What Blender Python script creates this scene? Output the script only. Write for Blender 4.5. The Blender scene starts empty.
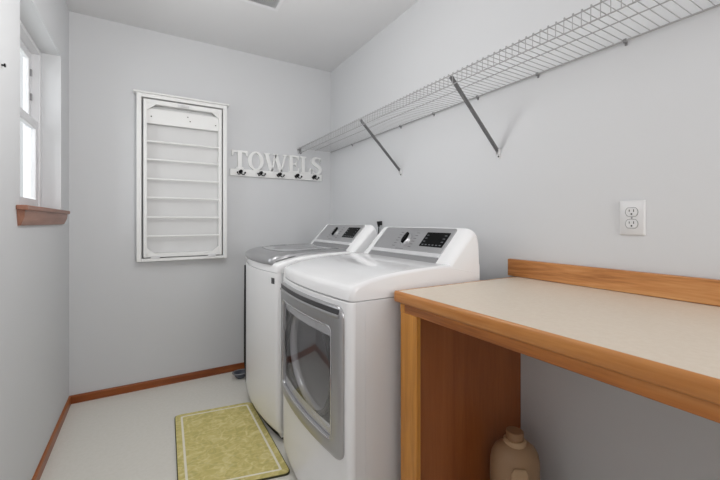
import bpy, bmesh, math, random
from mathutils import Vector, Matrix
PI = math.pi
random.seed(7)
C = bpy.context.scene.collection
W, D, H, Y0 = 1.80, 2.85, 2.44, -1.25        # room width, back wall, ceiling, front wall

# ------------------------------------------------------------------ materials
def mat(name, col, rough=.5, metal=0, spec=.5, coat=0, trans=0, ior=1.45, bump=0, bscale=300):
    m = bpy.data.materials.new(name); m.use_nodes = True
    nt = m.node_tree; b = nt.nodes['Principled BSDF']
    b.inputs['Base Color'].default_value = (*col, 1)
    b.inputs['Roughness'].default_value = rough
    b.inputs['Metallic'].default_value = metal
    b.inputs['Specular IOR Level'].default_value = spec
    b.inputs['Coat Weight'].default_value = coat
    b.inputs['IOR'].default_value = ior
    b.inputs['Transmission Weight'].default_value = trans
    if bump:
        tc = nt.nodes.new('ShaderNodeTexCoord'); n = nt.nodes.new('ShaderNodeTexNoise'); n.inputs['Scale'].default_value = bscale
        bp = nt.nodes.new('ShaderNodeBump'); bp.inputs['Strength'].default_value = bump; bp.inputs['Distance'].default_value = .001
        nt.links.new(tc.outputs['Object'], n.inputs['Vector']); nt.links.new(n.outputs['Fac'], bp.inputs['Height']); nt.links.new(bp.outputs[0], b.inputs['Normal'])
    return m
def lin(r, g, b):
    return tuple(((c / 255) / 12.92 if c / 255 < .04045 else ((c / 255 + .055) / 1.055) ** 2.4) for c in (r, g, b))
def ramp(nt, stops):
    r = nt.nodes.new('ShaderNodeValToRGB'); e = r.color_ramp.elements
    while len(e) < len(stops): e.new(.5)
    for k, (p, c) in enumerate(stops): e[k].position = p; e[k].color = (*c, 1)
    return r
def wood(name, dark, mid, light, axis, rough=.35, freq=9.0):
    m = mat(name, mid, rough, coat=.15); nt = m.node_tree; b = nt.nodes['Principled BSDF']
    tc = nt.nodes.new('ShaderNodeTexCoord'); mp = nt.nodes.new('ShaderNodeMapping')
    sc = [1, 1, 1]; sc[axis] = .07; mp.inputs['Scale'].default_value = sc
    n = nt.nodes.new('ShaderNodeTexNoise'); n.inputs['Scale'].default_value = freq; n.inputs['Detail'].default_value = 6; n.inputs['Distortion'].default_value = 1.2
    w = nt.nodes.new('ShaderNodeMath'); w.operation = 'MULTIPLY'; w.inputs[1].default_value = 5.0
    fr = nt.nodes.new('ShaderNodeMath'); fr.operation = 'PINGPONG'; fr.inputs[1].default_value = 1.0
    n2 = nt.nodes.new('ShaderNodeTexNoise'); n2.inputs['Scale'].default_value = 160; n2.inputs['Detail'].default_value = 3
    mx = nt.nodes.new('ShaderNodeMath'); mx.operation = 'MULTIPLY_ADD'; mx.inputs[1].default_value = .55
    sub = nt.nodes.new('ShaderNodeMath'); sub.operation = 'MULTIPLY'; sub.inputs[1].default_value = .45
    r = ramp(nt, [(.15, dark), (.5, mid), (.85, light)])
    L = nt.links.new
    L(tc.outputs['Object'], mp.inputs['Vector']); L(mp.outputs[0], n.inputs['Vector']); L(mp.outputs[0], n2.inputs['Vector'])
    L(n.outputs['Fac'], w.inputs[0]); L(w.outputs[0], fr.inputs[0]); L(n2.outputs['Fac'], sub.inputs[0])
    L(fr.outputs[0], mx.inputs[0]); L(sub.outputs[0], mx.inputs[2]); L(mx.outputs[0], r.inputs['Fac']); L(r.outputs['Color'], b.inputs['Base Color'])
    return m
def speckle(name, a, b_, scale, rough, lo=.35, hi=.65, detail=3):
    m = mat(name, a, rough); nt = m.node_tree; b = nt.nodes['Principled BSDF']
    tc = nt.nodes.new('ShaderNodeTexCoord'); n = nt.nodes.new('ShaderNodeTexNoise'); n.inputs['Scale'].default_value = scale; n.inputs['Detail'].default_value = detail
    r = ramp(nt, [(lo, a), (hi, b_)]); L = nt.links.new
    L(tc.outputs['Object'], n.inputs['Vector']); L(n.outputs['Fac'], r.inputs['Fac']); L(r.outputs['Color'], b.inputs['Base Color'])
    return m
def brushed(name, col, rough, axis):
    m = mat(name, col, rough, metal=.85); nt = m.node_tree; b = nt.nodes['Principled BSDF']
    tc = nt.nodes.new('ShaderNodeTexCoord'); mp = nt.nodes.new('ShaderNodeMapping'); sc = [400, 400, 400]; sc[axis] = 4; mp.inputs['Scale'].default_value = sc
    n = nt.nodes.new('ShaderNodeTexNoise'); n.inputs['Scale'].default_value = 1
    bp = nt.nodes.new('ShaderNodeBump'); bp.inputs['Strength'].default_value = .15; bp.inputs['Distance'].default_value = .0005
    L = nt.links.new; L(tc.outputs['Object'], mp.inputs['Vector']); L(mp.outputs[0], n.inputs['Vector']); L(n.outputs['Fac'], bp.inputs['Height']); L(bp.outputs[0], b.inputs['Normal'])
    return m
def glass(name, tint, fac, rough=.02):
    """thin pane: mostly see-through, partly a glossy or tinted surface"""
    m = bpy.data.materials.new(name); m.use_nodes = True; nt = m.node_tree; nt.nodes.remove(nt.nodes['Principled BSDF'])
    out = nt.nodes['Material Output']; t = nt.nodes.new('ShaderNodeBsdfTransparent'); t.inputs['Color'].default_value = (*tint, 1)
    g = nt.nodes.new('ShaderNodeBsdfGlossy'); g.inputs['Roughness'].default_value = rough; g.inputs['Color'].default_value = (1, 1, 1, 1)
    mx = nt.nodes.new('ShaderNodeMixShader'); mx.inputs['Fac'].default_value = fac
    L = nt.links.new; L(t.outputs[0], mx.inputs[1]); L(g.outputs[0], mx.inputs[2]); L(mx.outputs[0], out.inputs['Surface'])
    return m

M = {}
M['wall'] = mat('wall_paint', lin(218, 219, 221), .75, spec=.25, bump=.12, bscale=220)
M['ceiling'] = mat('ceiling_paint', lin(226, 226, 227), .9, spec=.1, bump=.2, bscale=120)
M['trimwhite'] = mat('white_vinyl', lin(232, 232, 234), .4)
M['floor'] = speckle('vinyl_floor', lin(236, 233, 224), lin(240, 237, 229), 60, .45)
M['base'] = wood('red_oak_trim', lin(124, 58, 16), lin(154, 82, 30), lin(172, 100, 46), 0, .4)
M['basey'] = wood('red_oak_trim_long', lin(124, 58, 16), lin(154, 82, 30), lin(172, 100, 46), 1, .4)
M['sill'] = wood('brown_sill_wood', lin(128, 82, 62), lin(156, 108, 88), lin(170, 122, 100), 1, .45)
M['oak'] = wood('honey_oak', lin(146, 86, 40), lin(202, 138, 80), lin(226, 172, 116), 1, .35, 14)
M['oakband'] = wood('honey_oak_edge', lin(134, 74, 28), lin(186, 116, 54), lin(206, 142, 78), 1, .32, 8)
M['oakz'] = wood('honey_oak_upright', lin(196, 128, 50), lin(220, 152, 66), lin(230, 168, 86), 2, .35)
M['ply'] = wood('oak_panel', lin(160, 90, 44), lin(178, 104, 54), lin(188, 114, 62), 2, .45, 4)
M['laminate'] = speckle('beige_laminate', lin(220, 206, 188), lin(224, 211, 194), 90, .38)
M['enamel'] = mat('white_enamel', lin(246, 246, 247), .09, coat=.5)
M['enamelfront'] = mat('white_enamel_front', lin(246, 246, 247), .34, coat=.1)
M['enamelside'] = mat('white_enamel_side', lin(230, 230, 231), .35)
M['lidframe'] = mat('grey_metallic_plastic', lin(168, 168, 170), .32, metal=.6)
M['lidglass'] = mat('grey_lid_glass', lin(150, 150, 153), .05, metal=.35, coat=1)
M['silver'] = brushed('brushed_silver', lin(190, 190, 192), .36, 1)
M['lightstrip'] = mat('pale_metallic_strip', lin(226, 226, 228), .3, metal=.4)
M['silverdoor'] = mat('satin_silver', lin(176, 176, 178), .28, metal=.75)
M['darkgrey'] = mat('dark_grey_plastic', lin(70, 70, 72), .4)
M['midgrey'] = mat('mid_grey_plastic', lin(150, 150, 152), .35, metal=.3)
M['black'] = mat('black_plastic', lin(14, 14, 15), .35)
M['blackgloss'] = mat('black_display', lin(10, 10, 11), .45, spec=.1)
M['chrome'] = mat('chrome', lin(210, 210, 212), .12, metal=1)
M['drum'] = mat('steel_drum', lin(225, 225, 227), .35, metal=.3)
M['doorglass'] = glass('tinted_door_glass', (.88, .88, .89), .12, .03)
M['pane'] = glass('window_glass', (.97, .98, .98), .05)
M['wire'] = mat('white_coated_wire', lin(168, 168, 169), .4)
M['steelgrey'] = mat('grey_painted_steel', lin(118, 118, 119), .45, metal=.2)
M['clip'] = mat('grey_clip_plastic', lin(135, 135, 136), .5)
M['whitewood'] = mat('white_painted_wood', lin(242, 242, 241), .45, bump=.1, bscale=90)
M['rackback'] = mat('white_rack_panel', lin(224, 224, 224), .6)
M['letter'] = mat('white_painted_letters', lin(244, 244, 243), .5)
M['iron'] = mat('black_iron', lin(22, 22, 23), .4, metal=.5)
M['plate'] = mat('white_cover_plate', lin(224, 224, 225), .35)
M['screw'] = mat('dark_screw', lin(60, 60, 62), .5)
M['jug'] = mat('beige_jug_plastic', lin(178, 146, 114), .45)
M['jugcap'] = mat('tan_cap_plastic', lin(168, 130, 96), .5)
M['juglabel'] = mat('pale_jug_panel', lin(206, 174, 138), .5)
M['slate'] = mat('slate_plastic', lin(92, 96, 106), .35)
M['matback'] = mat('mat_rubber', lin(70, 68, 44), .8)
M['matline'] = mat('cream_border', lin(252, 246, 226), .8)
M['mark'] = mat('printed_marks', lin(120, 120, 122), .5)
M['lightmark'] = mat('light_printed_marks', lin(110, 112, 116), .4)

def mat_pattern():
    m = mat('leaf_pattern_mat', (.5, .5, .3), .85, spec=.2); nt = m.node_tree; b = nt.nodes['Principled BSDF']; L = nt.links.new
    tc = nt.nodes.new('ShaderNodeTexCoord')
    n0 = nt.nodes.new('ShaderNodeTexNoise'); n0.inputs['Scale'].default_value = 11; n0.inputs['Detail'].default_value = 2
    va = nt.nodes.new('ShaderNodeVectorMath'); va.operation = 'SCALE'; va.inputs['Scale'].default_value = .07
    vb = nt.nodes.new('ShaderNodeVectorMath'); vb.operation = 'ADD'
    mp = nt.nodes.new('ShaderNodeMapping'); mp.inputs['Rotation'].default_value = (0, 0, .6); mp.inputs['Scale'].default_value = (1, 2.1, 1)
    v = nt.nodes.new('ShaderNodeTexVoronoi'); v.feature = 'DISTANCE_TO_EDGE'; v.inputs['Scale'].default_value = 11
    v2 = nt.nodes.new('ShaderNodeTexVoronoi'); v2.inputs['Scale'].default_value = 11
    n1 = nt.nodes.new('ShaderNodeTexNoise'); n1.inputs['Scale'].default_value = 22; n1.inputs['Detail'].default_value = 4; n1.inputs['Distortion'].default_value = 1.5
    r1 = ramp(nt, [(.0, lin(244, 234, 184)), (.03, lin(232, 220, 152)), (.10, lin(216, 204, 134))])
    r2 = ramp(nt, [(.36, lin(204, 192, 122)), (.5, lin(228, 212, 138)), (.66, lin(246, 234, 176))])
    mx = nt.nodes.new('ShaderNodeMix'); mx.data_type = 'RGBA'; mx.inputs['Factor'].default_value = .55
    L(tc.outputs['Object'], n0.inputs['Vector']); L(n0.outputs['Color'], va.inputs[0]); L(tc.outputs['Object'], vb.inputs[0]); L(va.outputs[0], vb.inputs[1])
    L(vb.outputs[0], mp.inputs['Vector']); L(mp.outputs[0], v.inputs['Vector']); L(v.outputs['Distance'], r1.inputs['Fac'])
    L(vb.outputs[0], n1.inputs['Vector']); L(n1.outputs['Fac'], r2.inputs['Fac'])
    L(r1.outputs['Color'], mx.inputs['A']); L(r2.outputs['Color'], mx.inputs['B']); L(mx.outputs['Result'], b.inputs['Base Color'])
    return m
M['mat'] = mat_pattern()

# ------------------------------------------------------------------ helpers
def base(name, loc, label=None, cat=None, group=None, kind=None):
    o = bpy.data.objects.new(name, None); C.objects.link(o); o.location = loc; o.empty_display_size = .1
    if label: o['label'] = label
    if cat: o['category'] = cat
    if group: o['group'] = group
    if kind: o['kind'] = kind
    return o
def wloc(o):
    v = Vector((0, 0, 0))
    while o: v += o.location; o = o.parent
    return v
def part(name, bm, m, parent=None, smooth=True, bevel=0, seg=2, label=None, loc=None, angle=35):
    """world-space bmesh -> one mesh object, kept in place under its parent"""
    off = wloc(parent) if parent else Vector((0, 0, 0))
    own = Vector(loc) - off if loc else Vector((0, 0, 0))
    bmesh.ops.recalc_face_normals(bm, faces=bm.faces)
    bmesh.ops.translate(bm, verts=bm.verts, vec=-(off + own))
    me = bpy.data.meshes.new(name); bm.to_mesh(me); bm.free()
    me.materials.append(m if isinstance(m, bpy.types.Material) else M[m])
    o = bpy.data.objects.new(name, me); C.objects.link(o); o.location = own; o.parent = parent
    if bevel:
        bv = o.modifiers.new('bevel', 'BEVEL'); bv.width = bevel; bv.segments = seg; bv.limit_method = 'ANGLE'; bv.angle_limit = .6
    if smooth:
        me.polygons.foreach_set('use_smooth', [True] * len(me.polygons))
        try: me.set_sharp_from_angle(angle=math.radians(angle))
        except Exception: pass
    if label: o['label'] = label
    return o
def box(bm, x0, x1, y0, y1, z0, z1):
    vs = [bm.verts.new(p) for p in ((x0,y0,z0),(x1,y0,z0),(x1,y1,z0),(x0,y1,z0),(x0,y0,z1),(x1,y0,z1),(x1,y1,z1),(x0,y1,z1))]
    for f in ((0,3,2,1),(4,5,6,7),(0,1,5,4),(1,2,6,5),(2,3,7,6),(3,0,4,7)): bm.faces.new([vs[i] for i in f])
    return vs
def boxes(*bs):
    bm = bmesh.new()
    for b in bs: box(bm, *b)
    return bm
def prism(bm, pts, vec):
    """closed polygon pts (3D, planar) extruded along vec"""
    a = [bm.verts.new(p) for p in pts]; b = [bm.verts.new(Vector(p) + Vector(vec)) for p in pts]
    bm.faces.new(a); bm.faces.new(b[::-1]); n = len(a)
    for i in range(n): bm.faces.new((a[i], b[i], b[(i+1) % n], a[(i+1) % n]))
def tube(bm, pts, r, n=8, caps=True, radii=None):
    pts = [Vector(p) for p in pts]; rings = []
    up = None
    for i, p in enumerate(pts):
        t = (pts[min(i+1, len(pts)-1)] - pts[max(i-1, 0)]).normalized()
        if up is None: up = t.orthogonal().normalized()
        up = (up - t * up.dot(t)).normalized(); s = t.cross(up)
        rr = radii[i] if radii else r
        rings.append([bm.verts.new(p + (up * math.cos(2*PI*k/n) + s * math.sin(2*PI*k/n)) * rr) for k in range(n)])
    for a, b in zip(rings, rings[1:]):
        for k in range(n): bm.faces.new((a[k], a[(k+1) % n], b[(k+1) % n], b[k]))
    if caps: bm.faces.new(rings[0][::-1]); bm.faces.new(rings[-1])
def lathe(bm, prof, org, ax=(0,0,1), n=32, sx=1, sy=1, ux=None):
    """prof = [(radius, height)], around axis ax"""
    ax = Vector(ax).normalized(); u = Vector(ux) if ux else ax.orthogonal().normalized(); u = (u - ax*u.dot(ax)).normalized(); v = ax.cross(u); org = Vector(org)
    rings = []
    for r, h in prof:
        rings.append([bm.verts.new(org + ax*h + (u*math.cos(2*PI*k/n)*sx + v*math.sin(2*PI*k/n)*sy)*max(r, 1e-4)) for k in range(n)])
    for a, b in zip(rings, rings[1:]):
        for k in range(n): bm.faces.new((a[k], a[(k+1) % n], b[(k+1) % n], b[k]))
    bm.faces.new(rings[0][::-1]); bm.faces.new(rings[-1])
def ball(bm, c, r, n=14, sc=(1,1,1)):
    mt = Matrix.Translation(Vector(c)) @ Matrix.Diagonal((r*sc[0], r*sc[1], r*sc[2], 1))
    bmesh.ops.create_uvsphere(bm, u_segments=n, v_segments=n//2+2, radius=1, matrix=mt)
def grid(bm, rows, closed=False):
    vr = [[bm.verts.new(p) for p in r] for r in rows]
    for a, b in zip(vr, vr[1:]):
        for k in range(len(a) - (0 if closed else 1)):
            j = (k+1) % len(a); bm.faces.new((a[k], a[j], b[j], b[k]))
    return vr
def solidify(o, t, off=-1):
    s = o.modifiers.new('thickness', 'SOLIDIFY'); s.thickness = t; s.offset = off; return o
def rrect(y0, y1, z0, z1, r, n=8, per=10):
    """rounded rectangle outline; same point count whatever the radius"""
    out = []
    for cx, cz, a0 in ((y1-r, z1-r, 0), (y0+r, z1-r, 90), (y0+r, z0+r, 180), (y1-r, z0+r, 270)):
        for k in range(n+1):
            a = math.radians(a0 + 90*k/n); out.append((cx + r*math.cos(a), cz + r*math.sin(a)))
        # points along the straight side that follows
        nx = {0: (y0+r, z1), 90: (y0, z0+r), 180: (y1-r, z0), 270: (y1, z1-r)}[a0]
        lx, lz = out[-1]
        for k in range(1, per): out.append((lx + (nx[0]-lx)*k/per, lz + (nx[1]-lz)*k/per))
    return out

# ------------------------------------------------------------------ the room
T = .16
WY0, WY1, WZ0, WZ1 = 1.844, 2.606, 1.178, 2.062          # window opening
def struct(name, bm, m, **k):
    o = part(name, bm, m, smooth=False, **k); o['kind'] = 'structure'; return o
struct('floor', boxes((-T, W+T, Y0-T, D+T, -.1, 0)), 'floor')
struct('ceiling', boxes((-T, W+T, Y0-T, D+T, H, H+.1)), 'ceiling')
struct('wall_left', boxes((-T, 0, Y0, WY0, 0, H), (-T, 0, WY1, D, 0, H), (-T, 0, WY0, WY1, 0, WZ0), (-T, 0, WY0, WY1, WZ1, H)), 'wall')
struct('wall_right', boxes((W, W+T, Y0, D, 0, H)), 'wall')
struct('wall_back', boxes((-T, W+T, D, D+T, 0, H)), 'wall')
struct('wall_front', boxes((-T, W+T, Y0-T, Y0, 0, H)), 'wall')
def bboard(pts, vec):
    bm = bmesh.new(); prism(bm, pts, vec); return bm
prof = [(0, 0), (.012, 0), (.012, .042), (.008, .05), (0, .05)]
struct('baseboard_back', bboard([(.0, D-a, b) for a, b in prof], (W, 0, 0)), 'base')
struct('baseboard_left', bboard([(a, Y0, b) for a, b in prof], (0, D-Y0-.012, 0)), 'basey')

# window with its sill
wd = base('window_1', (-.09, (WY0+WY1)/2, WZ0)); wd['kind'] = 'structure'
def frame_bm(x0, x1, y0, y1, z0, z1, w, wb=None, wt=None):
    wb = wb or w; wt = wt or w
    return boxes((x0, x1, y0, y0+w, z0, z1), (x0, x1, y1-w, y1, z0, z1), (x0, x1, y0+w, y1-w, z0, z0+wb), (x0, x1, y0+w, y1-w, z1-wt, z1))
part('window_frame', frame_bm(-.155, -.085, WY0, WY1, WZ0, WZ1, .022), 'trimwhite', wd, bevel=.003)
us = part('upper_sash', frame_bm(-.145, -.122, WY0+.022, WY1-.022, 1.645, WZ1-.022, .042, .04), 'trimwhite', wd, bevel=.003)
part('glass_pane', boxes((-.136, -.132, WY0+.06, WY1-.06, 1.68, WZ1-.06)), 'pane', us, smooth=False)
ls = part('lower_sash', frame_bm(-.119, -.094, WY0+.022, WY1-.022, WZ0+.022, 1.672, .042, .05, .045), 'trimwhite', wd, bevel=.003)
part('glass_pane', boxes((-.108, -.104, WY0+.06, WY1-.06, WZ0+.06, 1.64)), 'pane', ls, smooth=False)
part('sash_lock', boxes((-.117, -.094, 2.205, 2.245, 1.672, 1.684)), 'trimwhite', ls, bevel=.003)
for z in (1.80, 1.93):
    part('sash_catch', boxes((-.122, -.114, WY1-.05, WY1-.036, z-.018, z+.018)), 'midgrey', us, bevel=.002)
sl = part('window_sill', boxes((-.084, 0, WY0+.001, WY1-.001, 1.178, 1.194), (.0, .034, 1.788, 2.655, 1.175, 1.194)), 'sill', wd, bevel=.004, label='brown wooden window sill board')
bm = bmesh.new()
A = [(0, 1.800, 1.175), (.024, 1.800, 1.175), (.022, 1.802, 1.150), (.010, 1.810, 1.118), (0, 1.812, 1.116)]
B = [(x, 4.443 - y, z) for x, y, z in A]
a = [bm.verts.new(p) for p in A]; b = [bm.verts.new(p) for p in B]; bm.faces.new(a); bm.faces.new(b[::-1])
for i in range(5): bm.faces.new((a[i], b[i], b[(i+1) % 5], a[(i+1) % 5]))
part('sill_apron', bm, 'sill', wd, label='brown moulding under the sill')

# ------------------------------------------------------------------ washer and dryer
HF = .337                                            # half width
def fx(y, yc, xc, b, r=.022):
    t = max(-1, min(1, (y - yc) / HF)); s = max(0, min(1, (abs(y - yc) - (HF - r)) / r))
    return xc - b * (1 - t*t) + r * (1 - math.sqrt(1 - s*s))
def ysamp(yc, extra=(), half=HF, r=.022, n=26):
    ys = [-half + r * (1 - math.cos(k/7*PI/2)) for k in range(7)]
    ys += [-half + r + (2*half - 2*r) * k / n for k in range(n+1)]
    ys += [half - r * (1 - math.cos(k/7*PI/2)) for k in range(6, -1, -1)]
    out = [yc + y for y in ys] + list(extra); out.sort()
    res = [out[0]]
    for y in out[1:]:
        if y - res[-1] > 1e-4: res.append(y)
    return res
XB = 1.596
def top_z(d, y, yc, zs, rise=.094, r=.012):
    s = max(0, min(1, (abs(y - yc) - (HF - r)) / r)); dz = r * (1 - math.sqrt(1 - s*s*.98))
    T_ = ((0, .034), (.003, .040), (.007, .045), (.014, .0495), (.03, .055), (.06, .063), (.1, .072), (.18, .083), (.30, .091), (.42, .094), (9, .094))
    for (a, p), (b, q) in zip(T_, T_[1:]):
        if d <= b: core = p + (q - p) * max(0, d - a) / (b - a); break
    return zs + max(.004, core - dz)
def top_panel(yc, xc, b, zs):
    bm = bmesh.new(); rows = []
    ds = [0, .0015, .003, .005, .007, .010, .014, .02, .03, .042, .056, .072, .09, .12, .16, .21, .28, .36, .45, .55, .65, XB - xc + b]
    for y in ysamp(yc, r=.014):
        f = fx(y, yc, xc, b); row = [Vector((f + .004, y, zs)), Vector((f, y, zs + .004))]
        x_end = XB
        for d in ds:
            x = min(f + .004 + d, x_end) if d != ds[-1] else x_end
            z = top_z(d, y, yc, zs)
            row.append(Vector((x, y, z)))
        row.append(Vector((x_end, y, zs)))
        rows.append(row)
    vr = grid(bm, rows, closed=True)
    bm.faces.new(vr[0]); bm.faces.new(vr[-1][::-1])
    return bm
CA, CB = Vector((1.43, 0, .963)), Vector((1.56, 0, 1.103))     # slope of the console face
CN = Vector((-(CB-CA).z, 0, (CB-CA).x)).normalized()
def sp(y, t, off=0.0):
    p = CA + (CB - CA) * t + CN * off; p.y = y; return p
def slab(y0, y1, t0, t1, off0, off1, r=.012, taper=0):
    """rounded plate lying on the console face"""
    bm = bmesh.new(); L = (CB-CA).length; a = []; b = []
    for (y, u) in rrect(y0, y1, t0*L, t1*L, r, 5, 3):
        a.append(sp(y, u/L, off0)); b.append(sp(y, u/L, off1))
    grid(bm, [a, b], closed=True)
    bm.verts.ensure_lookup_table(); n = len(a)
    bm.faces.new([bm.verts[i] for i in range(n)]); bm.faces.new([bm.verts[n+i] for i in range(n)][::-1])
    return bm
def console(root, y0, y1, py0, py1, dial, disp, zlift=0):
    pr = [(1.415, .948), (1.43, .963), (1.552, 1.094), (1.558, 1.1005), (1.565, 1.104), (1.570, 1.104), (1.576, 1.098), (1.580, 1.088), (1.583, 1.068), (1.586, 1.035), (1.588, .99), (1.589, .918)]
    bm = bmesh.new(); rows = []; r = .055
    half = (y1 - y0) / 2; yc = (y0 + y1) / 2
    ys = [-half + r*(1-math.cos(k/8*PI/2)) for k in range(8)] + [-half + r + (2*half-2*r)*k/4 for k in range(5)] + [half - r*(1-math.cos(k/8*PI/2)) for k in range(7, -1, -1)]
    for y in ys:
        s = max(0, (abs(y) - (half - r)) / r); q = math.sqrt(max(0, 1 - s*s))
        k = .80 + .20 * q; kx = .90 + .10 * q
        rows.append([Vector((1.56 + (x - 1.56) * kx + .006*(1-q), yc + y, (z if z < .95 else .945 + (z - .945) * k))) for x, z in pr])
    vr = grid(bm, rows, closed=True); bm.faces.new(vr[0]); bm.faces.new(vr[-1][::-1])
    co = part('console', bm, 'enamel', root, angle=60)
    # raised cheeks: the white rim around the face
    cp = part('control_panel', slab(py0, py1, .235, .975, -.004, .004), 'silver', co, bevel=.0015)
    part('vent_strip', slab(py0, py1, .12, .228, -.004, .007, .004), 'lightstrip', co, bevel=.002)
    part('lower_strip', slab(py0, py1, -.035, .13, -.004, .002, .004), 'midgrey', co, bevel=.001)
    d0, d1, t0, t1 = disp
    dp = part('display', slab(d0, d1, t0, t1, .003, .0052, .003), 'blackgloss', co)
    bm = bmesh.new()
    def tick(y, t, wy, wt, off=.0052):
        L = (CB-CA).length
        q = [sp(y-wy, t-wt, off), sp(y+wy, t-wt, off), sp(y+wy, t+wt, off), sp(y-wy, t+wt, off)]
        prism(bm, q, CN * .0004)
    for k in range(6): tick(d0 + (d1-d0) * (.12 + k*.15), t0 + .05*(t1-t0)/.42, .006, .012)
    for k in range(3): tick(d0 + .018, t0 + (t1-t0)*(.35 + .22*k), .007, .01); tick(d1 - .016, t0 + (t1-t0)*(.35 + .22*k), .007, .01)
    part('display_marks', bm, 'lightmark', co, smooth=False, label='small pale icons on the black display')
    yd, td = dial
    bm = bmesh.new()
    for k in range(6):
        tick(yd + .062, td - .22 + k*.09, .010, .008, .004); tick(yd - .062, td - .22 + k*.09, .010, .008, .004)
    tick(yd, td - .3, .03, .006, .004)
    part('panel_marks', bm, 'mark', cp, smooth=False, label='rows of small grey print around the dial')
    bm = bmesh.new(); lathe(bm, [(.0, .003), (.036, .003), (.0355, .006), (.033, .009), (.032, .013), (.029, .015), (0, .015)], sp(yd, td), CN, 36)
    dl = part('dial', bm, 'silver', co)
    bm = bmesh.new(); o = sp(yd, td, .015)
    up = (CB - CA).normalized(); sd = Vector((0, 1, 0)); ang = math.radians(4)
    u2 = up * math.cos(ang) + sd * math.sin(ang); s2 = sd * math.cos(ang) - up * math.sin(ang)
    pts = [o + u2*(.033*math.cos(a)) + s2*(.0125*math.sin(a)) for a in [2*PI*k/20 for k in range(20)]]; pts = [p - s2*.008 for p in pts]
    prism(bm, [p - CN*.003 for p in pts], CN * .012)
    part('dial_ridge_shade', bm, 'blackgloss', dl, bevel=.002, label='dark ellipse on the dial, painted-in shaded side of its ridge')  # dark ellipse stands in for the shaded side of a silver ridge
    return co
def appliance(root, yc, xc, b, zb, zs, hole=None, gap=.003):
    """panels of the cabinet, the bulged front and the top"""
    y0, y1 = yc - HF, yc + HF; xs = xc + .020
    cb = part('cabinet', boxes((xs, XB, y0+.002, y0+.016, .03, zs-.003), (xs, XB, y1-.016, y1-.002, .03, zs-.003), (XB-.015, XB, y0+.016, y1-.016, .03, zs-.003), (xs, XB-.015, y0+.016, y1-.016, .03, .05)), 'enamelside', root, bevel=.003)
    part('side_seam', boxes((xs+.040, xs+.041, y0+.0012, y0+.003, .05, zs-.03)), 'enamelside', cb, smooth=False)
    ex = [hole[0], hole[1]] if hole else []
    ys = ysamp(yc, ex)
    zr = [0, .012, .03, .06, .12] + ([hole[2], hole[3]] if hole else [.5]) + [zs - .022, zs-.006, zs - gap]
    bm = bmesh.new(); rows = []
    def zz(y, z):                                      # bottom edge of the front panel sweeps
        t = (y - yc)/HF
        return zb + z if z <= .12 else z
    for y in ys:
        f = fx(y, yc, xc, b)
        row = []
        for z in zr:
            tuck = .012 * (1 - min(1, z/.03)) ** 2 if z < .03 else (gap if z == zs - gap else 0)
            row.append((f + tuck, y, zz(y, z)))
        rows.append([Vector(p) for p in row])
    vr = [[bm.verts.new(p) for p in r] for r in rows]
    back = [[bm.verts.new((xs - .001, r[0].y, r[k].z)) for k in (0, -1)] for r in rows]
    for i in range(len(ys)-1):
        for k in range(len(zr)-1):
            if hole and ys[i] >= hole[0]-1e-5 and ys[i+1] <= hole[1]+1e-5 and zr[k] >= hole[2]-1e-5 and zr[k+1] <= hole[3]+1e-5: continue
            bm.faces.new((vr[i][k], vr[i][k+1], vr[i+1][k+1], vr[i+1][k]))
        bm.faces.new((vr[i][0], vr[i+1][0], back[i+1][0], back[i][0])); bm.faces.new((vr[i][-1], back[i][1], back[i+1][1], vr[i+1][-1]))
    for i in (0, -1): bm.faces.new(vr[i] + [back[i][1], back[i][0]])
    fp = part('front_panel', bm, 'enamelfront', root)
    tp = part('top_panel', top_panel(yc, xc, b, zs), 'enamel', root, angle=40)
    # plinth and feet
    rows = []; bm = bmesh.new()
    ys2 = ysamp(yc, half=HF)
    for y in ys2[2:-2]:
        f = fx(y, yc, xc, b) + .035
        rows.append([Vector((f, y, .012)), Vector((f, y, zb + .01)), Vector((f + .03, y, zb + .01)), Vector((f + .03, y, .012))])
    vr = grid(bm, rows, closed=True); bm.faces.new(vr[0]); bm.faces.new(vr[-1][::-1])
    part('plinth', bm, 'black', root, label='black recessed base strip')
    for (x, y) in ((xc+.06, y0+.06), (xc+.06, y1-.06), (XB-.08, y0+.06), (XB-.08, y1-.06)):
        bm = bmesh.new(); lathe(bm, [(.0, 0), (.024, 0), (.024, .008), (.012, .012), (.012, .035), (0, .035)], (x, y, 0), n=16); part('foot', bm, 'black', root)
    return fp, tp

# dryer
DY, DX, DB = 1.367, .986, .029
dr = base('clothes_dryer', (1.36, DY, 0), 'white front-loading clothes dryer with a silver framed glass door, next to the counter', 'dryer')
ZS = .868
hole = (1.135, 1.62, .42, .73)
fp, tp = appliance(dr, DY, DX, DB, .035, ZS, hole)
console(dr, 1.0295, 1.7045, 1.110, 1.628, (1.40, .57), (1.128, 1.276, .40, .83))
def dx(y, o): return fx(y, DY, DX, DB) - o
oy0, oy1, oz0, oz1 = 1.058, 1.685, .328, .846
iy0, iy1, iz0, iz1 = 1.125, 1.63, .383, .765
def dense(a0, a1, b0, b1, r): return rrect(a0, a1, b0, b1, r, 8, 22)
O = dense(oy0, oy1, oz0, oz1, .035); I = dense(iy0, iy1, iz0, iz1, .02)
bm = bmesh.new(); rings = []
for fr, off in ((0, .0), (0, .006), (.04, .010), (.12, .013), (.3, .014), (.7, .013), (.9, .011), (.97, .009), (1, .003), (1, .0)):
    ring = []
    for (p, q) in zip(O, I):
        y = p[0] + (q[0]-p[0])*fr; z = p[1] + (q[1]-p[1])*fr; ring.append(Vector((dx(y, off), y, z)))
    rings.append(ring)
rings.append(rings[0])
vr = grid(bm, rings[:-1], closed=True)
n = len(O)
for k in range(n): bm.faces.new((vr[-1][k], vr[-1][(k+1) % n], vr[0][(k+1) % n], vr[0][k]))
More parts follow.
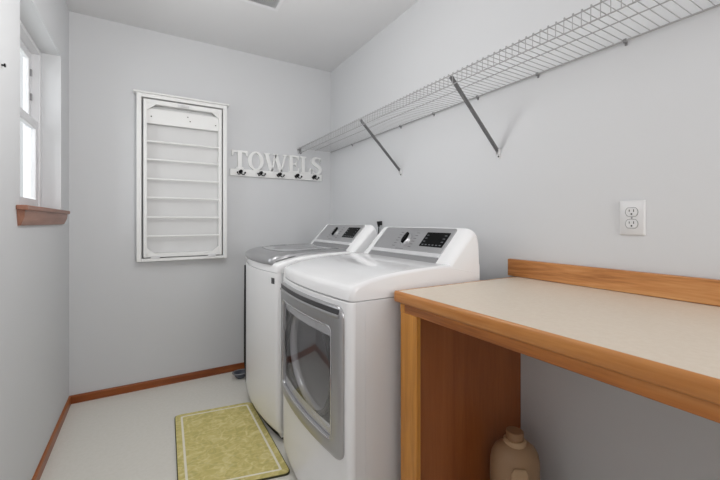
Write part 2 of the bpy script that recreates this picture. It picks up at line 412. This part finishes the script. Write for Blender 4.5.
door = part('door', bm, 'silverdoor', dr, angle=50, label='silver framed door with a large dark window')
def patch(y0, y1, z0, z1, off, th, n=24, m=6):
    bm = bmesh.new(); A = []; B = []
    for i in range(n+1):
        y = y0 + (y1-y0)*i/n
        A.append([Vector((dx(y, off), y, z0 + (z1-z0)*k/m)) for k in range(m+1)]); B.append([Vector((dx(y, off - th), y, z0 + (z1-z0)*k/m)) for k in range(m+1)])
    ring = [a + b[::-1] for a, b in zip(A, B)]
    vr = grid(bm, ring, closed=True); bm.faces.new(vr[0]); bm.faces.new(vr[-1][::-1]); return bm
part('door_glass', patch(iy0-.004, iy1+.004, iz0-.004, iz1+.004, .004, .003), 'doorglass', door)
# thin bright bead round the glass
I2 = dense(iy0-.005, iy1+.005, iz0-.005, iz1+.005, .023); bm = bmesh.new()
pts = [Vector((dx(y, .0115), y, z)) for y, z in I2]; pts.append(pts[0]); tube(bm, pts, .0022, 6)
part('window_bead', bm, 'chrome', door)
# handle: dark finger groove under the top edge with a bright lip
part('handle_groove', patch(1.072, 1.668, .820, .838, .0145, .003), 'darkgrey', door, label='dark finger groove along the top of the door')
bm = bmesh.new()
ys = [1.07 + .60*k/24 for k in range(25)]
tube(bm, [Vector((dx(y, .012), y, .813)) for y in ys], .007, 10)
part('handle', bm, 'silverdoor', door)
# drum behind the glass
bm = bmesh.new(); cy, cz = 1.375, .60
prof = [(.235, .985), (.235, 1.02), (.265, 1.04), (.285, 1.07), (.285, 1.50), (.26, 1.53), (.0, 1.55)]
rows = []
for r, x in prof: rows.append([Vector((x, cy + r*.98*math.cos(2*PI*k/48), cz - .02 + r*.86*math.sin(2*PI*k/48))) for k in range(48)])
grid(bm, rows, closed=True)
dm = part('drum', bm, 'drum', dr); solidify(dm, .002)
for k in range(3):
    a = 2*PI*k/3 + .35; bm = bmesh.new(); c = math.cos(a); s = math.sin(a)
    def P(r, t, x): return Vector((x, cy + (r*c - t*s)*.98, cz - .02 + (r*s + t*c)*.86))
    prism(bm, [P(.283, -.05, 1.09), P(.225, -.012, 1.09), P(.225, .012, 1.09), P(.283, .05, 1.09)], (.36, 0, 0))
    part('drum_baffle', bm, 'trimwhite', dm, bevel=.006)
bm = bmesh.new(); ringp = [Vector((.978, cy + .236*math.cos(2*PI*k/48), cz - .02 + .205*math.sin(2*PI*k/48))) for k in range(49)]
tube(bm, ringp, .012, 8); part('door_seal', bm, 'darkgrey', dr)
# bulkhead round the drum opening (inner face of the cabinet)
bm = bmesh.new()
n = 64; inr = [Vector((.996, cy + .232*math.cos(2*PI*k/n), cz - .02 + .20*math.sin(2*PI*k/n))) for k in range(n)]
def sq(a):
    c, s = math.cos(a), math.sin(a); m_ = max(abs(c)/.30, abs(s)/.22); return (c/m_, s/m_)
outr = [Vector((.996, cy + sq(2*PI*k/n)[0], cz - .02 + sq(2*PI*k/n)[1])) for k in range(n)]
grid(bm, [inr, outr], closed=True); solidify(part('bulkhead', bm, 'midgrey', dr), .003)

# washer
WYC, WX, WB = 2.122, .985, .040
ws = base('washing_machine', (1.36, WYC, 0), 'white top-loading washing machine with a grey lid, by the back wall', 'washing machine')
fp, tp = appliance(ws, WYC, WX, WB, .055, ZS, gap=.0008)
wc = console(ws, 1.7845, 2.4595, 1.865, 2.385, (2.165, .60), (1.890, 2.035, .42, .85)); wc.location.z += .010
bm = bmesh.new(); rows = []
LY0, LY1 = 1.842, 2.40
N = 30
def wz(d, y): return top_z(d, WYC, WYC, ZS)          # the lid spans the crown level
for i in range(N+1):
    t = i/N; y = LY0 + (LY1-LY0)*t
    e = min(t, 1-t)*(LY1-LY0); rnd = .012 * (1 - math.sqrt(max(0, 1 - max(0, 1 - e/.02)**2)))
    f = fx(y, WYC, WX, WB); row = []
    for d, z in ((.004, .908), (-.006, .909), (-.008, .918), (-.004, .932), (.006, .944), (.022, .953), (.05, .961), (.1, .968), (.2, .974), (.34, .976), (1.412 - f, .975)):
        row.append(Vector((f + d + rnd*(1 if d < .1 else 0), y, z - rnd*(.8 if d > -.005 else .2))))
    for d, z in ((1.412 - f, .955), (.1, .945), (.02, .925)): row.append(Vector((f + d, y, z)))
    rows.append(row)
vr = grid(bm, rows, closed=True); bm.faces.new(vr[0]); bm.faces.new(vr[-1][::-1])
lid = part('lid', bm, 'lidframe', ws, label='grey metallic lid with a glass inset', angle=50)
bm = bmesh.new(); A = []; 
LR = rrect(1.875, 2.365, 1.07, 1.39, .03, 6, 12)

def lidz(x, y):
    d = x - fx(y, WYC, WX, WB); T_ = ((.022, .953), (.05, .961), (.1, .968), (.2, .974), (.34, .976), (.6, .975))
    for (p, q), (u, v) in zip(T_, T_[1:]):
        if d <= u: return q + (v - q) * max(0, d - p) / (u - p)
    return .975
a = [Vector((x - .035*(1-((y-WYC)/.25)**2)*(1 if x < 1.2 else 0), y, 0)) for y, x in LR]; a = [Vector((v.x, v.y, lidz(v.x, v.y) - .0005)) for v in a]; b = [v + Vector((0, 0, .0016)) for v in a]
grid(bm, [a, b], closed=True); bm.verts.ensure_lookup_table(); n = len(a)
bm.faces.new([bm.verts[i] for i in range(n)][::-1]); bm.faces.new([bm.verts[n+i] for i in range(n)])
part('lid_glass', bm, 'lidglass', lid)
bm = bmesh.new(); tube(bm, [v + Vector((0, 0, .0006)) for v in a] + [a[0] + Vector((0, 0, .0006))], .0016, 6); part('lid_gasket', bm, 'darkgrey', lid)
bm = bmesh.new()
y = 1.803
prism(bm, [(fx(1.813, WYC, WX, WB)-.0015, 1.813, .812), (fx(1.843, WYC, WX, WB)-.0015, 1.843, .812), (fx(1.843, WYC, WX, WB)-.0015, 1.843, .842), (fx(1.813, WYC, WX, WB)-.0015, 1.813, .842)], (.003, 0, 0))
part('badge', bm, 'darkgrey', ws, smooth=False, label='small dark grey badge on the front')
bm = bmesh.new(); tube(bm, [(.988, 2.49, .84), (.986, 2.492, .5), (.986, 2.494, .2), (1.00, 2.498, .05)], .007, 8)
part('hose', bm, 'black', ws, label='black hose down the far side')

# ------------------------------------------------------------------ counter
CZ, CF, CY1, CY0 = .895, 1.147, 1.006, -.55
ct = base('laundry_counter', (1.48, .3, 0), 'beige laminate counter with honey oak edge, backsplash and end panel', 'counter')
part('worktop', boxes((CF+.0090, W-.001, CY0, CY1-.0115, CZ-.035, CZ)), 'laminate', ct, bevel=.001)
bm = bmesh.new()
pf = [(CF+.0072, CZ), (CF+.005, CZ), (CF+.001, CZ-.004), (CF, CZ-.010), (CF, CZ-.033), (CF+.004, CZ-.038), (CF+.0072, CZ-.038)]
prism(bm, [(x, CY0, z) for x, z in pf], (0, CY1-CY0, 0))
part('edge_band', bm, 'oakband', ct, angle=60)
bm = bmesh.new(); prism(bm, [(CF+.0122, CY1-.0098, CZ-.038), (CF+.0122, CY1-.0098, CZ), (CF+.0122, CY1-.003, CZ), (CF+.0122, CY1, CZ-.006), (CF+.0122, CY1, CZ-.038)], (W-CF-.02, 0, 0))
part('end_band', bm, 'oak', ct)
part('backsplash', boxes((W-.020, W-.001, CY0, 1.036, CZ+.001, CZ+.074)), 'oak', ct, bevel=.003)
part('apron', boxes((CF+.010, CF+.028, CY0, .962, CZ-.068, CZ-.0385)), 'oakband', ct, bevel=.002)
for y in (.900, CY0 + .02):
    part('post', boxes((CF+.010, CF+.0279, y, y+.084, 0, CZ-.0385 if y < 0 else CZ-.0685)), 'oakz', ct, bevel=.002)
    part('end_panel', boxes((CF+.0282, W-.001, y+.0842, y+.102, 0, CZ-.0355)), 'ply', ct, bevel=.001)
part('post_block', boxes((CF+.010, CF+.0279, .9625, .984, CZ-.0680, CZ-.0385)), 'oakz', ct)

# ------------------------------------------------------------------ detergent jug
JX, JY = 1.60, .868
ju = base('detergent_jug', (JX, JY, 0), 'beige plastic jug with a wide cap on the floor under the counter', 'jug')
R_ = Vector((.861, -.508, 0))
bm = bmesh.new()
lathe(bm, [(.0, 0), (.080, 0), (.088, .008), (.090, .03), (.090, .215), (.089, .245), (.084, .270), (.074, .290), (.058, .303), (.042, .310), (.032, .314), (.0, .315)], (JX, JY, 0), n=40, sx=1, sy=.72, ux=R_)
jb = part('jug_body', bm, 'jug', ju, angle=60)
bm = bmesh.new(); lathe(bm, [(0, .302), (.0385, .302), (.040, .306), (.040, .318), (.037, .323), (.0, .323)], (JX, JY, 0), n=32); part('collar', bm, 'juglabel', ju)
bm = bmesh.new(); lathe(bm, [(0, .322), (.0315, .322), (.0315, .346), (.0305, .3505), (.028, .352), (.022, .3515), (0, .3495)], (JX, JY, 0), n=32)
part('cap', bm, 'jugcap', ju)
bm = bmesh.new(); Fd = Vector((-.508, -.861, 0)); rows = []
for k in range(9):
    u = -.036 + .072*k/8 - .012; row = []
    for z in [.03 + .02*i for i in range(12)]:
        hw = .030 * min(1, max(.55, (.275 - z)/.04)); rz = .09 if z < .215 else .09 - .001*(z-.215)/.03 if z < .245 else .089 - .0045*(z-.245)/.025; uu = (-.036 + .072*k/8) / .036 * hw - .008
        dep = .72*rz*math.sqrt(max(0, 1 - (uu/rz)**2)) + .0015
        row.append(Vector((JX, JY, z)) + R_*uu + Fd*dep)
    rows.append(row)
grid(bm, rows); solidify(part('label_panel', bm, 'juglabel', jb, label='paler raised panel on the jug front'), .003)

# ------------------------------------------------------------------ wire shelf
SZ, SX, SY0, SY1 = 1.735, 1.495, -.70, 2.832
sh = base('wire_shelf', (1.65, 1.5, SZ), 'long white ventilated wire shelf along the right wall, on diagonal braces', 'shelf')
bm = bmesh.new(); y = SY0
k = 0
while y < SY1:
    pts = [(W-.010, y, SZ+.0035), (SX+.006, y, SZ+.0035), (SX+.001, y, SZ+.0075), (SX-.003, y, SZ+.0060), (SX-.0033, y, SZ-.042)]
    tube(bm, pts, .0014, 5); y += .0254
part('cross_wires', bm, 'wire', sh)
bm = bmesh.new()
for x, z, r in ((SX, SZ, .0022), (SX, SZ-.041, .0022), (W-.0095, SZ, .0032), (1.645, SZ, .0020)):
    tube(bm, [(x, SY0-.005, z), (x, SY1, z)], r, 8)
part('long_rods', bm, 'wire', sh)
for y in [1.831 + .312, 1.831 + .624, 1.831, 1.526, 1.215, .903, .588, .27, -.05, -.4]:
    bm = boxes((W-.0145, W, y-.005, y+.005, SZ-.007, SZ+.006)); box(bm, W-.005, W, y-.004, y+.004, SZ-.015, SZ-.007)
    part('wall_clip', bm, 'clip', sh, bevel=.002)
for y in (1.83, 1.095, -.2):
    a = Vector((SX+.003, y, SZ-.004)); b = Vector((W-.012, y, 1.452)); d = (b-a).normalized(); nn = Vector((d.z, 0, -d.x))
    bm = bmesh.new(); w = .0065
    for s, (u0, u1) in (('web', (-w, w)),):
        q = [a + nn*.002 + Vector((0, u0, 0)), b + nn*.002 + Vector((0, u0, 0)), b + nn*.002 + Vector((0, u1, 0)), a + nn*.002 + Vector((0, u1, 0))]; prism(bm, q, nn * .002)
    for u0 in (-w, w - .0018):
        q = [a - nn*.007 + Vector((0, u0, 0)), b - nn*.007 + Vector((0, u0, 0)), b + nn*.003 + Vector((0, u0, 0)), a + nn*.003 + Vector((0, u0, 0))]; prism(bm, q, (0, .0018, 0))
    br = part('support_brace', bm, 'steelgrey', sh, smooth=False)
    bm = boxes((W-.004, W, y-.008, y+.008, 1.418, 1.462)); box(bm, W-.016, W-.003, y-.0075, y-.0055, 1.438, 1.460); box(bm, W-.016, W-.003, y+.0055, y+.0075, 1.438, 1.460)
    part('brace_foot', bm, 'plate', br, bevel=.001)
    bm = bmesh.new(); lathe(bm, [(0, 0), (.0045, 0), (.0035, .003), (0, .0035)], (W-.004, y, 1.428), (-1, 0, 0), 12); part('screw', bm, 'screw', br)
bm = boxes((1.506, 1.530, D-.004, D-.0005, 1.700, 1.750)); box(bm, 1.490, 1.516, D-.022, D-.004, 1.726, 1.732); box(bm, 1.516, 1.521, D-.020, D-.004, 1.694, 1.752)
part('end_bracket', bm, 'clip', sh, bevel=.002, label='small grey bracket holding the shelf end at the back wall')

# ------------------------------------------------------------------ drying rack on the back wall
RX0, RX1, RZ0, RZ1, RY = .357, .925, .866, 1.985, 2.787
rk = base('drying_rack', ((RX0+RX1)/2, D, RZ0), 'white wooden wall-mounted drying rack with six rods, folded flat', 'drying rack')
sw = .028
part('outer_frame', boxes((RX0, RX0+sw, RY, D-.001, RZ0, RZ1), (RX1-sw, RX1, RY, D-.001, RZ0, RZ1), (RX0+sw, RX1-sw, RY, D-.001, RZ0, RZ0+.020), (RX0+sw, RX1-sw, RY, D-.001, RZ1-.024, RZ1)), 'whitewood', rk, bevel=.002)
part('top_ledge', boxes((RX0-.018, RX1+.012, RY-.012, D-.001, RZ1+.0005, RZ1+.012)), 'whitewood', rk, bevel=.003)
part('back_panel', boxes((RX0+sw+.012, RX1-sw-.012, D-.008, D-.001, RZ0+.030, RZ1-.036)), 'rackback', rk, smooth=False)
ix0, ix1, iz0_, iz1_ = RX0+sw+.011, RX1-sw-.009, RZ0+.027, RZ1-.034
it = .021
inn = part('folding_frame', boxes((ix0, ix0+it, RY+.002, RY+.052, iz0_, iz1_), (ix1-it, ix1, RY+.002, RY+.052, iz0_, iz1_), (ix0+it, ix1-it, RY+.002, RY+.052, iz0_, iz0_+.026), (ix0+it, ix1-it, RY+.002, RY+.052, iz1_-.030, iz1_)), 'whitewood', rk, bevel=.0015)
gx0, gx1, gz0, gz1 = ix0+it, ix1-it, iz0_+.026, iz1_-.030
for (x, z, sx, sz, s) in ((gx0, gz1, 1, -1, .052), (gx1, gz1, -1, -1, .045), (gx0, gz0, 1, 1, .045), (gx1, gz0, -1, 1, .045)):
    bm = bmesh.new(); prism(bm, [(x, RY+.004, z), (x + sx*s, RY+.004, z), (x, RY+.004, z + sz*s*.8)], (0, .014, 0)); part('corner_brace', bm, 'whitewood', inn, smooth=False)
hb = part('header_board', boxes((gx0-.002, gx1+.002, RY+.022, RY+.036, 1.795, 1.897)), 'whitewood', rk, bevel=.002)
for x, z in ((gx0+.025, 1.842), (gx1-.018, 1.834), (.68, 1.84), (.665, 1.868)):
    bm = bmesh.new(); lathe(bm, [(0, 0), (.0045, 0), (.0035, .002), (0, .002)], (x, RY+.022, z), (0, -1, 0), 10); part('screw', bm, 'screw' if z < 1.86 else 'clip', hb)
for z in (1.672, 1.550, 1.420, 1.294, 1.162, 1.034):
    bm = bmesh.new(); tube(bm, [(gx0-.001, RY+.012, z), (gx1+.001, RY+.012, z)], .0065, 12); part('rod', bm, 'whitewood', inn)
part('latch', boxes((.600, .672, RY-.004, RY+.0015, 1.924, 1.942), (.618, .655, RY-.009, RY-.003, 1.928, 1.938)), 'plate', inn, bevel=.002)
for x in (gx0+.02, gx1-.075):
    part('hinge', boxes((x, x+.055, RY-.002, RY+.0015, RZ0+.016, RZ0+.036)), 'plate', inn, bevel=.001)

# ------------------------------------------------------------------ TOWELS sign
SXO, SZO = .955, 1.478
sg = base('towel_sign', (1.33, D, SZO), 'white TOWELS letter sign with five black coat hooks on the back wall', 'sign')
part('board', boxes((.955, 1.708, D-.020, D-.001, 1.480, 1.534)), 'letter', sg, bevel=.003)
LZ0, LZ1 = 1.535, 1.676; LH = LZ1 - LZ0; YF = D - .019; TH = .018
def poly(bm, pts): prism(bm, [(x, YF, LZ0 + z*LH) for x, z in pts], (0, TH, 0))
def rect(bm, x0, x1, z0, z1): poly(bm, [(x0, z0), (x1, z0), (x1, z1), (x0, z1)])
def letter(bm): part('letter', bm, 'letter', sg, bevel=.0012, angle=50)
def pstroke(bm, pts, ws):
    """ribbon of varying width along pts (in x, z fractions with real x)"""
    P_ = [Vector((x, LZ0 + z*LH)) for x, z in pts]; A = []; B = []
    for i, p in enumerate(P_):
        t = (P_[min(i+1, len(P_)-1)] - P_[max(i-1, 0)]).normalized(); nn = Vector((-t.y, t.x)) * ws[i] / 2
        A.append(p + nn); B.append(p - nn)
    rows = [[Vector((a.x, YF, a.y)), Vector((b.x, YF, b.y)), Vector((b.x, YF+TH, b.y)), Vector((a.x, YF+TH, a.y))] for a, b in zip(A, B)]
    vr = grid(bm, rows, closed=True); bm.faces.new(vr[0]); bm.faces.new(vr[-1][::-1])
bm = bmesh.new()      # T
poly(bm, [(.968, .70), (.976, .70), (.984, .88), (1.010, .90), (1.010, .10), (.998, .08), (.998, 0), (1.054, 0), (1.054, .08), (1.042, .10), (1.042, .90), (1.068, .88), (1.076, .70), (1.084, .70), (1.084, 1), (.968, 1)])
letter(bm)
bm = bmesh.new(); rows = []      # O
for k in range(40):
    a = 2*PI*k/40; c, s = math.cos(a), math.sin(a); cx = 1.148
    rows.append([Vector((cx + c*.060, YF, LZ0 + LH*(.5 + s*.52))), Vector((cx + c*.032, YF, LZ0 + LH*(.5 + s*.43))), Vector((cx + c*.032, YF+TH, LZ0 + LH*(.5 + s*.43))), Vector((cx + c*.060, YF+TH, LZ0 + LH*(.5 + s*.52)))])
rows.append(rows[0]); grid(bm, rows, closed=True); bmesh.ops.remove_doubles(bm, verts=bm.verts, dist=1e-6); letter(bm)
bm = bmesh.new()      # W
def dia(x0, z0, x1, z1, w): poly(bm, [(x0 - w/2, z0), (x0 + w/2, z0), (x1 + w/2, z1), (x1 - w/2, z1)])
dia(1.232, .94, 1.270, 0, .030); dia(1.306, .94, 1.272, 0, .014); dia(1.306, .94, 1.346, 0, .030); dia(1.384, .94, 1.350, 0, .014)
rect(bm, 1.210, 1.256, .92, 1); rect(bm, 1.284, 1.326, .92, 1); rect(bm, 1.366, 1.402, .92, 1); letter(bm)
bm = bmesh.new()      # E
rect(bm, 1.410, 1.424, 0, .08); rect(bm, 1.410, 1.424, .92, 1); rect(bm, 1.420, 1.448, 0, 1)
poly(bm, [(1.447, .91), (1.486, .91), (1.492, .74), (1.500, .74), (1.500, 1), (1.447, 1)])
poly(bm, [(1.447, .46), (1.470, .46), (1.474, .37), (1.481, .37), (1.481, .64), (1.474, .64), (1.470, .55), (1.447, .55)])
poly(bm, [(1.447, 0), (1.504, 0), (1.504, .28), (1.496, .28), (1.488, .09), (1.447, .09)]); letter(bm)
bm = bmesh.new()      # L
rect(bm, 1.512, 1.566, .92, 1); rect(bm, 1.512, 1.526, 0, .08); rect(bm, 1.525, 1.553, 0, .93)
poly(bm, [(1.552, 0), (1.606, 0), (1.606, .34), (1.598, .34), (1.588, .09), (1.552, .09)]); letter(bm)
bm = bmesh.new()      # S
cx = 1.660; P_ = []; Wd = []
ctl = [(.034, .78), (.026, .93), (.006, .975), (-.018, .95), (-.032, .82), (-.026, .67), (-.002, .55), (.024, .43), (.034, .28), (.024, .10), (.002, .03), (-.024, .07), (-.037, .24)]
wid = [.012, .011, .012, .020, .028, .030, .030, .030, .028, .020, .012, .011, .012]
for i in range(len(ctl)-1):
    p0 = ctl[max(i-1, 0)]; p1 = ctl[i]; p2 = ctl[i+1]; p3 = ctl[min(i+2, len(ctl)-1)]
    for k in range(4):
        t = k/4; f = lambda a, b_, c, d: .5*((2*b_) + (-a+c)*t + (2*a-5*b_+4*c-d)*t*t + (-a+3*b_-3*c+d)*t**3)
        P_.append((cx + f(p0[0], p1[0], p2[0], p3[0]), f(p0[1], p1[1], p2[1], p3[1]))); Wd.append(wid[i]*(1-t) + wid[i+1]*t)
P_.append((cx + ctl[-1][0], ctl[-1][1])); Wd.append(wid[-1])
pstroke(bm, P_, Wd); rect(bm, cx+.028, cx+.038, .70, 1.0); rect(bm, cx-.041, cx-.031, 0, .30); letter(bm)
for x in (1.030, 1.183, 1.335, 1.484, 1.636):
    bm = bmesh.new(); y = D - .020; z = 1.512
    lathe(bm, [(0, 0), (.014, 0), (.014, .002), (.011, .005), (0, .006)], (x, y, z), (0, -1, 0), 16)
    ball(bm, (x, y-.024, z+.002), .0125); tube(bm, [(x, y, z), (x, y-.024, z)], .006, 8)
    for s in (-1, 1):
        tube(bm, [(x, y-.006, z-.006), (x+s*.010, y-.018, z-.020), (x+s*.020, y-.026, z-.022), (x+s*.027, y-.030, z-.012)], .0038, 8)
        ball(bm, (x+s*.028, y-.031, z-.008), .0068, 10)
    part('hook', bm, 'iron', sg, label='black double-prong hook')

# ------------------------------------------------------------------ small things
ou = base('wall_outlet', (W, .570, 1.1435), 'white duplex electrical outlet on the right wall above the counter', 'outlet')
bm = bmesh.new(); yo, zo = .570, 1.1435; a = []; b = []; c_ = []
for (y, z) in rrect(yo-.037, yo+.037, zo-.058, zo+.058, .004, 3, 2): a.append(Vector((W, y, z))); b.append(Vector((W-.003, y, z)))
for (y, z) in rrect(yo-.033, yo+.033, zo-.054, zo+.054, .003, 3, 2): c_.append(Vector((W-.0065, y, z)))
vr = grid(bm, [a, b, c_], closed=True); bm.faces.new(vr[0]); bm.faces.new(vr[-1][::-1]); part('cover_plate', bm, 'plate', ou)
for zc in (zo+.0195, zo-.0195):
    bm = bmesh.new(); pts = []
    for k in range(36):
        an = 2*PI*k/36; pts.append((W-.0062, yo + .0172*math.cos(an), zc + max(-.0135, min(.0135, .0172*math.sin(an)))))
    prism(bm, pts, (-.0022, 0, 0)); rc = part('receptacle', bm, 'plate', ou, bevel=.0005)
    bm = bmesh.new(); tube(bm, [(W-.0068, p[1] + (p[1]-yo)*.05, p[2] + (p[2]-zc)*.06) for p in pts] + [(W-.0068, pts[0][1]+.001, pts[0][2])], .0006, 4); part('receptacle_rim', bm, 'screw', ou, label='thin dark rim line')
    bm = boxes((W-.0088, W-.0083, yo-.0073, yo-.0052, zc+.000, zc+.0085), (W-.0088, W-.0083, yo+.0052, yo+.0073, zc+.001, zc+.0078))
    lathe(bm, [(0, 0), (.0027, 0), (.0027, .0005), (0, .0005)], (W-.0083, yo, zc-.0068), (-1, 0, 0), 12); part('slots', bm, 'black', rc, smooth=False, label='dark plug slots')
bm = bmesh.new(); lathe(bm, [(0, 0), (.003, 0), (.002, .0015), (0, .0015)], (W-.0062, yo, zo), (-1, 0, 0), 12); part('screw', bm, 'clip', ou)

pg = base('power_plug', (W-.002, 2.055, 1.115), 'small black power plug and cord on the wall above the two machines', 'plug')
bm = bmesh.new(); lathe(bm, [(0, 0), (.006, 0), (.008, .012), (.012, .028), (.0125, .038), (.0, .039)], (W-.022, 2.055, 1.096), (0, 0, 1), 18, sx=1, sy=1.1)
box(bm, W-.012, W-.0005, 2.045, 2.065, 1.108, 1.136)
part('plug_body', bm, 'black', pg, bevel=.001)
bm = bmesh.new(); tube(bm, [(W-.022, 2.055, 1.094), (W-.022, 2.056, 1.06), (W-.026, 2.06, .98), (W-.028, 2.06, .8)], .0045, 8); part('cord', bm, 'black', pg)

bm = bmesh.new(); lathe(bm, [(0, 0), (.003, 0), (.003, .012), (.0065, .013), (.006, .016), (0, .0165)], (-.006, 1.641, 1.653), (1, 0, 0), 14)
hk = part('nail', bm, 'iron', loc=(0, 1.641, 1.653)); hk['label'] = 'tiny dark nail on the left wall, left of the window'; hk['category'] = 'nail'

# slate dish behind the washer
ds = base('plastic_scoop', (1.005, 2.70, 0), 'small slate grey plastic scoop on the floor between washer and back wall', 'scoop')
bm = bmesh.new(); lathe(bm, [(0, .001), (.030, .001), (.040, .008), (.058, .034), (.060, .040), (.056, .040), (.038, .012), (0, .010)], (1.005, 2.70, 0), n=28, sx=1, sy=.8); part('bowl', bm, 'slate', ds)
bm = bmesh.new(); tube(bm, [(1.005 + .058*math.cos(2*PI*k/28), 2.70 + .0465*math.sin(2*PI*k/28), .040) for k in range(29)], .004, 8); part('rim', bm, 'midgrey', ds)

# floor mat
MC = [(.554, 2.350), (.980, 2.290), (.975, 1.545), (.526, 1.650)]      # far left, far right, near right, near left
mt = base('floor_mat', (.76, 1.96, 0), 'olive yellow leaf-patterned floor mat in front of the machines', 'mat')
def quad_rr(inset, r=.03, n=6):
    c = Vector((sum(p[0] for p in MC)/4, sum(p[1] for p in MC)/4)); Q = [Vector(p) for p in MC]; m_ = len(Q); lines = []
    for i in range(m_):
        a, b = Q[i], Q[(i+1) % m_]; d = (b-a).normalized(); nn = Vector((d.y, -d.x));
        if (c - a).dot(nn) < 0: nn = -nn
        lines.append((a + nn*inset, d))
    cor = []
    for i in range(m_):
        (p, d), (q, e) = lines[i-1], lines[i]; den = d.x*e.y - d.y*e.x; t = ((q-p).x*e.y - (q-p).y*e.x)/den; cor.append(p + d*t)
    out = []
    for i in range(m_):
        P0 = cor[i]; a = (cor[i-1]-P0).normalized(); b = (cor[(i+1) % m_]-P0).normalized()
        for k in range(n+1):
            t = k/n; out.append(P0 + a*r*(1-t)**2 + b*r*t**2)
    return out
def matslab(ins, z0, z1, r):
    bm = bmesh.new(); q = quad_rr(ins, r); prism(bm, [(p.x, p.y, z0) for p in q], (0, 0, z1-z0)); return bm
part('rubber_backing', matslab(0, .0005, .007, .035), 'matback', mt)
part('mat_surface', matslab(.004, .007, .0095, .033), 'mat', mt)
bm = bmesh.new(); qo = quad_rr(.031, .012); qi = quad_rr(.041, .010)
grid(bm, [[Vector((p.x, p.y, .0098)) for p in qo], [Vector((p.x, p.y, .0098)) for p in qi], [Vector((p.x, p.y, .0094)) for p in qi], [Vector((p.x, p.y, .0094)) for p in qo]], closed=True)
part('border_line', bm, 'matline', mt, label='cream line running round the mat')

# ceiling vent
cv = base('ceiling_vent', (.94, 2.09, H), 'white slatted air vent in the ceiling', 'vent')
vx0, vx1, vy0, vy1 = .79, 1.112, 2.04, 2.19
part('vent_frame', boxes((vx0, vx1, vy0, vy0+.022, H-.006, H), (vx0, vx1, vy1-.022, vy1, H-.006, H), (vx0, vx0+.022, vy0+.022, vy1-.022, H-.006, H), (vx1-.022, vx1, vy0+.022, vy1-.022, H-.006, H)), 'trimwhite', cv, bevel=.002)
bm = bmesh.new(); x = vx0 + .026
while x < vx1 - .024:
    prism(bm, [(x, vy0+.022, H-.0015), (x+.002, vy0+.022, H-.007), (x+.0032, vy0+.022, H-.007), (x+.0012, vy0+.022, H-.0015)], (0, vy1-vy0-.044, 0)); x += .0115
part('slats', bm, 'trimwhite', cv, smooth=False)
part('duct_shade', boxes((vx0+.022, vx1-.022, vy0+.022, vy1-.022, H-.0012, H-.0004)), 'black', cv, smooth=False, label='black sheet behind the slats, painted-in duct shade')  # flat black sheet stands in for the shade inside the duct

# ------------------------------------------------------------------ light
w = bpy.data.worlds.new('daylight'); bpy.context.scene.world = w; w.use_nodes = True; nt = w.node_tree
bg = nt.nodes['Background']; bg.inputs['Strength'].default_value = .62
tc = nt.nodes.new('ShaderNodeTexCoord'); sx = nt.nodes.new('ShaderNodeSeparateXYZ'); rp = ramp(nt, [(.42, lin(190, 194, 190)), (.5, lin(225, 228, 230)), (.62, lin(250, 252, 255))])
mr = nt.nodes.new('ShaderNodeMapRange'); mr.inputs['From Min'].default_value = -1; mr.inputs['From Max'].default_value = 1
nt.links.new(tc.outputs['Generated'], sx.inputs[0]); nt.links.new(sx.outputs['Z'], mr.inputs['Value']); nt.links.new(mr.outputs[0], rp.inputs['Fac']); nt.links.new(rp.outputs['Color'], bg.inputs['Color'])
def area(name, loc, target, sx_, sy_, power, col=(1, 1, 1)):
    l = bpy.data.lights.new(name, 'AREA'); l.shape = 'RECTANGLE'; l.size = sx_; l.size_y = sy_; l.energy = power; l.color = col
    o = bpy.data.objects.new(name, l); C.objects.link(o); o.location = loc
    o.rotation_euler = (Vector(target) - Vector(loc)).to_track_quat('-Z', 'Y').to_euler(); return o
pl = bpy.data.lights.new('ceiling_lamp', 'POINT'); pl.energy = 10.0; pl.shadow_soft_size = .16; pl.color = (1, .99, .97)
po = bpy.data.objects.new('ceiling_lamp', pl); C.objects.link(po); po.location = (.66, 1.40, 1.92)
area('ceiling_fill', (.6, -.3, 1.5), (.75, 1.7, H), .6, .6, 1.5, (1, .995, .985))  # added fill light aimed upward to brighten the ceiling
area('rear_fill', (1.25, Y0+.05, 1.15), (.1, 2.2, 1.0), .9, 1.6, 20.0, (1, .99, .98))  # added fill behind the camera for the left wall; front wall has no doorway
area('window_daylight', (-.8, 2.3, 1.75), (1, 2.15, 1.55), 1.3, 1.3, 15.0, (.97, .985, 1))

# ------------------------------------------------------------------ camera
cd = bpy.data.cameras.new('camera'); cam = bpy.data.objects.new('camera', cd); C.objects.link(cam)
cd.sensor_width = 36; cd.lens = 361/720*36; cd.shift_y = -18/720; cd.clip_start = .01
cam.location = (.417, 0, 1.13); cam.rotation_euler = (PI/2, 0, -math.radians(30.54))
sc = bpy.context.scene; sc.camera = cam
sc.view_settings.view_transform = 'Standard'; sc.view_settings.look = 'None'; sc.view_settings.gamma = 1; sc.view_settings.exposure = .43
